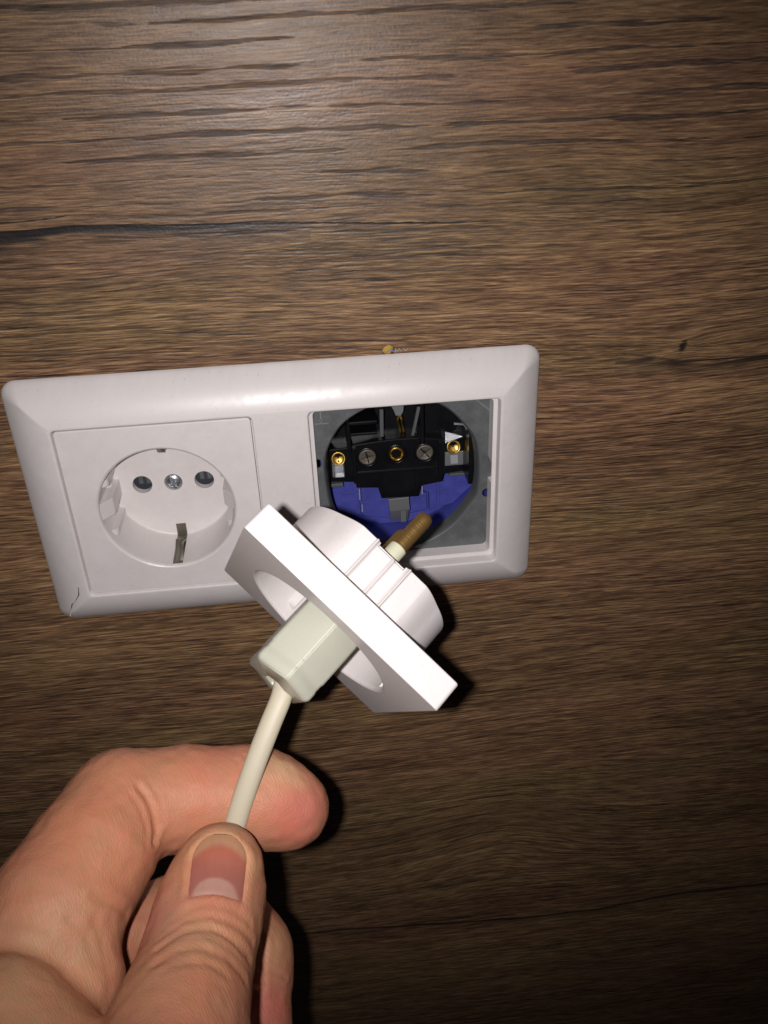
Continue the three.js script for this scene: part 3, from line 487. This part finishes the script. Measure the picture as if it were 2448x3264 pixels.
  const creases = [
    C([[338, 2052], [395, 2012], [450, 2005], [505, 2030], [540, 2075]], 0.34, 0.8, 0.25), C([[345, 2030], [400, 1988], [455, 1978], [505, 1996], [545, 2035]], 0.24, 0.75, 0.25), C([[372, 1990], [410, 1966], [455, 1958], [500, 1968], [540, 1998]], 0.12, 0.6),
    C([[330, 2085], [385, 2052], [440, 2048], [490, 2070], [530, 2120]], 0.24, 0.9, 0.25), C([[350, 2100], [400, 2080], [450, 2082], [490, 2108]], 0.14, 0.7),
    C([[418, 1950], [460, 1944], [515, 1958]], 0.2, 0.8), C([[455, 2000], [490, 2022], [525, 2062]], 0.16, 0.5),
    C([[300, 1700], [318, 1722], [332, 1755], [338, 1795], [334, 1818]], 0.5, 0.85), C([[322, 1690], [345, 1730], [352, 1780]], 0.16, 0.6), C([[286, 1716], [306, 1752], [318, 1800]], 0.14, 0.6),
    C([[512, 1642], [524, 1668], [526, 1700], [520, 1740]], 0.22, 0.55), C([[528, 1630], [536, 1660]], 0.16, 0.4),
    C([[275, 1978], [240, 1950], [205, 1936]], 0.3, 1.0), C([[0, 2046], [60, 2052], [130, 2082], [185, 2126], [222, 2180]], 0.3, 1.8, 0.15), C([[205, 1990], [222, 2040], [232, 2095], [236, 2150]], 0.2, 1.0, 0.2), C([[150, 1985], [190, 2020], [210, 2080]], 0.2, 0.9), C([[20, 1985], [90, 1998], [150, 2030]], 0.15, 1.2),
    C([[560, 2090], [590, 2098], [618, 2112]], 0.2, 0.6)];
  const polyDist = (P, p, lim) => { let best = lim; const q = V3(0, 0, 0); for (let i = 0; i < P.length - 1; i++) { const a = P[i], bx = P[i + 1].x - a.x, by = P[i + 1].y - a.y, bz = P[i + 1].z - a.z; const px = p.x - a.x, py = p.y - a.y, pz = p.z - a.z; let t = (px * bx + py * by + pz * bz) / (bx * bx + by * by + bz * bz + 1e-9); t = clamp(t); const d = Math.hypot(px - bx * t, py - by * t, pz - bz * t); if (d < best) best = d; } return best; };
  for (const c of creases) { const b = new THREE.Box3().setFromPoints(c.P).expandByScalar(c.width * 4); c.box = b; }
  // nail bed
  const nailBase = hit(463, 1934), nailTip = hit(477, 1806), nA = nailTip.clone().sub(nailBase); const nLen = nA.length(); nA.normalize();
  const nSide = RIGHT.clone().addScaledVector(nA, -RIGHT.dot(nA)).normalize(), nOut = nSide.clone().cross(nA).normalize(); if (nOut.dot(FWD) > 0) nOut.negate();
  const nC = hit(469, 1876), nWid = 5.7;
  const nailUV = (p) => { const q = p.clone().sub(nailBase); return [q.dot(nSide) + 0.02 * 0, q.dot(nA), q.sub(nC).dot(nOut)]; };
  const nailEdge = (a, b) => { const e = Math.max(0, (b - nLen * 0.62) / (nLen * 0.46)), half = nWid * Math.sqrt(Math.max(0, 1 - e * e)) * (0.95 + 0.08 * clamp(b / nLen)); return [half, b]; };
  const inNail = (a, b) => { const [half] = nailEdge(a, b); return Math.min(half - Math.abs(a), b + 0.05 * a * a * 0.4, nLen * 1.08 - b); };       // > 0 inside, millimetres to the edge
  // pigment and flush of the skin: [centre, radius, colour, strength]
  const lin = (h) => new THREE.Color(h), spot = (u, v, r, c, s) => ({ p: hit(u, v), r, c: lin(c), s });
  const spots = [spot(655, 1735, 7.5, '#d77b6c', 0.65), spot(640, 1790, 6, '#d2745f', 0.55), spot(600, 1660, 4.5, '#e2bd8c', 0.75), spot(640, 1672, 3.5, '#e4c090', 0.6), spot(545, 1650, 5, '#dd9c7c', 0.5), spot(470, 1660, 8, '#d48a6a', 0.5), spot(430, 1760, 9, '#cf8a66', 0.4), spot(420, 1840, 5, '#dba878', 0.7), spot(545, 1860, 4, '#dcae80', 0.7), spot(480, 1794, 4, '#d8ac7c', 0.55),
    spot(100, 2150, 16, '#d9ab7c', 0.6), spot(150, 2050, 10, '#e0b184', 0.45), spot(585, 2180, 7, '#d9786a', 0.7), spot(590, 2050, 6, '#d9a67a', 0.6), spot(440, 2180, 14, '#c48363', 0.5), spot(330, 1990, 7, '#c98a7c', 0.5), spot(150, 1800, 14, '#c98460', 0.4), spot(260, 1900, 10, '#d9966e', 0.4), spot(470, 1950, 5, '#c47a5c', 0.6), spot(290, 1670, 8, '#cf8e66', 0.5), spot(440, 2025, 6, '#d9a77c', 0.5), spot(450, 2060, 5, '#d6a377', 0.4)];
  const base = lin('#ca8f6a'), color = new Float32Array(pos.length), uv = new Float32Array(pos.length / 3 * 2), p = V3(0, 0, 0), g = V3(0, 0, 0), cc = new THREE.Color();
  const org = at(200, 2300, 165);
  for (let i = 0; i < pos.length; i += 3) {
    p.set(pos[i], pos[i + 1], pos[i + 2]); const d0 = sdf(p.x, p.y, p.z); grad(p, g); const gl = g.length() || 1; g.divideScalar(gl); p.addScaledVector(g, -d0 / gl);
    let s = 0;
    for (const c of creases) { if (!c.box.containsPoint(p)) continue; const d = polyDist(c.P, p, c.width * 4) / c.width; s += -c.depth * Math.exp(-d * d) + c.depth * c.lip * Math.exp(-((d - 1.9) ** 2)); }
    s += (noise3(p.x * 0.45, p.y * 0.45, p.z * 0.45, 5) - 0.5) * 0.28 + (noise3(p.x * 1.3, p.y * 1.3, p.z * 1.3, 6) - 0.5) * 0.07;
    const [a, b, c3] = nailUV(p);
    let flush = 0;
    if (g.dot(nOut) > 0.15 && b > -4 && b < nLen + 4 && Math.abs(a) < 10) { const e = inNail(a, b); s += e > 0 ? -0.55 * smooth(0, 0.5, e) : 0.3 * Math.exp(-((e + 0.8) ** 2) / 0.8) * smooth(nLen + 1.5, nLen - 3, b); flush = e > -1.2 && e < 0.2 ? 0.25 : 0; }
    p.addScaledVector(g, s);
    pos[i] = p.x; pos[i + 1] = p.y; pos[i + 2] = p.z;
    cc.copy(base);
    for (const q of spots) { const d2 = p.distanceToSquared(q.p) / (q.r * q.r); if (d2 < 5) cc.lerp(q.c, q.s * Math.exp(-d2 * 1.1)); }
    const n1 = noise3(p.x * 0.22, p.y * 0.22, p.z * 0.22, 15) - 0.5, n2 = noise3(p.x * 0.9, p.y * 0.9, p.z * 0.9, 25) - 0.5, n4 = noise3(p.x * 2.6, p.y * 2.6, p.z * 2.6, 35) - 0.5, br = 1 + 0.12 * n1 + 0.1 * n2 + 0.1 * n4;
    color[i] = 0.87 * cc.r * br; color[i + 1] = 0.8 * cc.g * br * (1 - 0.16 * n1 - 0.16 * n2 - 0.1 * n4); color[i + 2] = 0.86 * cc.b * br * (1 - 0.16 * n1);
    const k = i / 3 * 2; uv[k] = (p.x * 0.9 - p.z * 0.45) / 24; uv[k + 1] = (p.y * 0.9 + p.z * 0.45) / 24;
    pos[i] -= org.x; pos[i + 1] -= org.y; pos[i + 2] -= org.z;
  }
  const geo = new THREE.BufferGeometry(); geo.setAttribute('position', new THREE.Float32BufferAttribute(pos, 3)); geo.setAttribute('color', new THREE.Float32BufferAttribute(color, 3)); geo.setAttribute('uv', new THREE.Float32BufferAttribute(uv, 2)); geo.setIndex(idx); geo.computeVertexNormals();
  // skin relief: small cells crossed by fine lines
  const S = 512, sk = new Uint8Array(S * S * 4);
  for (let j = 0; j < S; j++) for (let i = 0; i < S; i++) {
    let f1 = 9, f2 = 9; const gx = i / S * 46, gy = j / S * 46, xi = Math.floor(gx), yi = Math.floor(gy);
    for (let a = -1; a <= 1; a++) for (let b = -1; b <= 1; b++) { const cx = ((xi + a) % 46 + 46) % 46, cy = ((yi + b) % 46 + 46) % 46, d = Math.hypot(xi + a + hash(cx, cy, 51) - gx, yi + b + hash(cx, cy, 52) - gy); if (d < f1) { f2 = f1; f1 = d; } else if (d < f2) f2 = d; }
    const v = 255 * clamp(0.25 + 0.6 * smooth(0, 0.35, f2 - f1) + 0.3 * (noise2(i / 4, j / 4, 128, 128, 53) - 0.5)); sk.set([v, v, v, 255], (j * S + i) * 4);
  }
  M.skin = new THREE.MeshPhysicalMaterial({ vertexColors: true, roughness: 0.52, specularIntensity: 0.6, bumpMap: tex(S, S, sk, false), bumpScale: 0.00006 });
  const hand = mesh('hand', geo, M.skin, scene, org.toArray());
  hand.userData = { label: 'bare left hand pinching the beige cable between thumb and index finger', category: 'hand' };
  // thumb nail: a thin curved plate lying in its bed
  const NU = 40, NV = 44, np = [], nc = [], ni = [], bed = lin('#b4705f'), bedLow = lin('#a56a60'), moon = lin('#c39c8c'), free = lin('#c59572'), flushC = lin('#c47258');
  for (const layer of [0, 1]) for (let j = 0; j <= NV; j++) for (let i = 0; i <= NU; i++) {
    const b = -0.2 + (j / NV) * (nLen * 1.06 + 0.2), t = i / NU * 2 - 1, [half] = nailEdge(0, Math.min(b, nLen * 1.055)), a = t * Math.max(half + 0.15, 0.4), bb = b - (1 - smooth(0, 3, b)) * 0.02 * a * a;
    const q = nailBase.clone().addScaledVector(nSide, a).addScaledVector(nA, bb).addScaledVector(nOut, 6);
    for (let k = 0; k < 60; k++) { const d = sdf(q.x, q.y, q.z); if (d < 0.01) break; q.addScaledVector(nOut, -d * 0.8); }
    q.addScaledVector(nOut, (layer ? -0.75 : -0.18) - 0.35 * smooth(0.86, 1, Math.abs(t)) - 0.2 * smooth(1.2, 0, b)).sub(org); np.push(q.x, q.y, q.z);
    cc.copy(bed).lerp(bedLow, smooth(nLen * 0.6, nLen * 0.15, b) * 0.7).lerp(flushC, 0.6 * Math.exp(-(((b - nLen * 0.72) / 1.4) ** 2)));
    const edgeF = b - nLen * (0.86 - 0.16 * t * t * 1.6); cc.lerp(free, smooth(-1.3, 0.8, edgeF));
    const m = 1 - Math.hypot(t * 1.22, Math.max(0, b - 0.1) / 3.6); cc.lerp(moon, smooth(-0.03, 0.16, m) * 0.75);
    const e = 1 + 0.06 * (noise2(a * 2.2 + 30, b * 0.5 + 30, 999, 999, 61) - 0.5); nc.push(0.85 * cc.r * e, 0.8 * cc.g * e, 0.8 * cc.b * e);
  }
  const W = NU + 1, LN = W * (NV + 1);
  for (let j = 0; j < NV; j++) for (let i = 0; i < NU; i++) { const a = j * W + i; ni.push(a, a + 1, a + W + 1, a, a + W + 1, a + W, LN + a, LN + a + W + 1, LN + a + 1, LN + a, LN + a + W, LN + a + W + 1); }
  const rim = []; for (let i = 0; i <= NU; i++) rim.push(i); for (let j = 1; j <= NV; j++) rim.push(j * W + NU); for (let i = NU - 1; i >= 0; i--) rim.push(NV * W + i); for (let j = NV - 1; j > 0; j--) rim.push(j * W);
  rim.forEach((a, k) => { const b = rim[(k + 1) % rim.length]; ni.push(a, a + LN, b + LN, a, b + LN, b); });
  const ng = new THREE.BufferGeometry(); ng.setAttribute('position', new THREE.Float32BufferAttribute(np, 3)); ng.setAttribute('color', new THREE.Float32BufferAttribute(nc, 3)); ng.setIndex(ni); ng.computeVertexNormals();
  mesh('fingernail', ng, new THREE.MeshPhysicalMaterial({ vertexColors: true, roughness: 0.3, specularIntensity: 1 }), hand);
}

scene.updateMatrixWorld(true);
renderer.render(scene, camera);
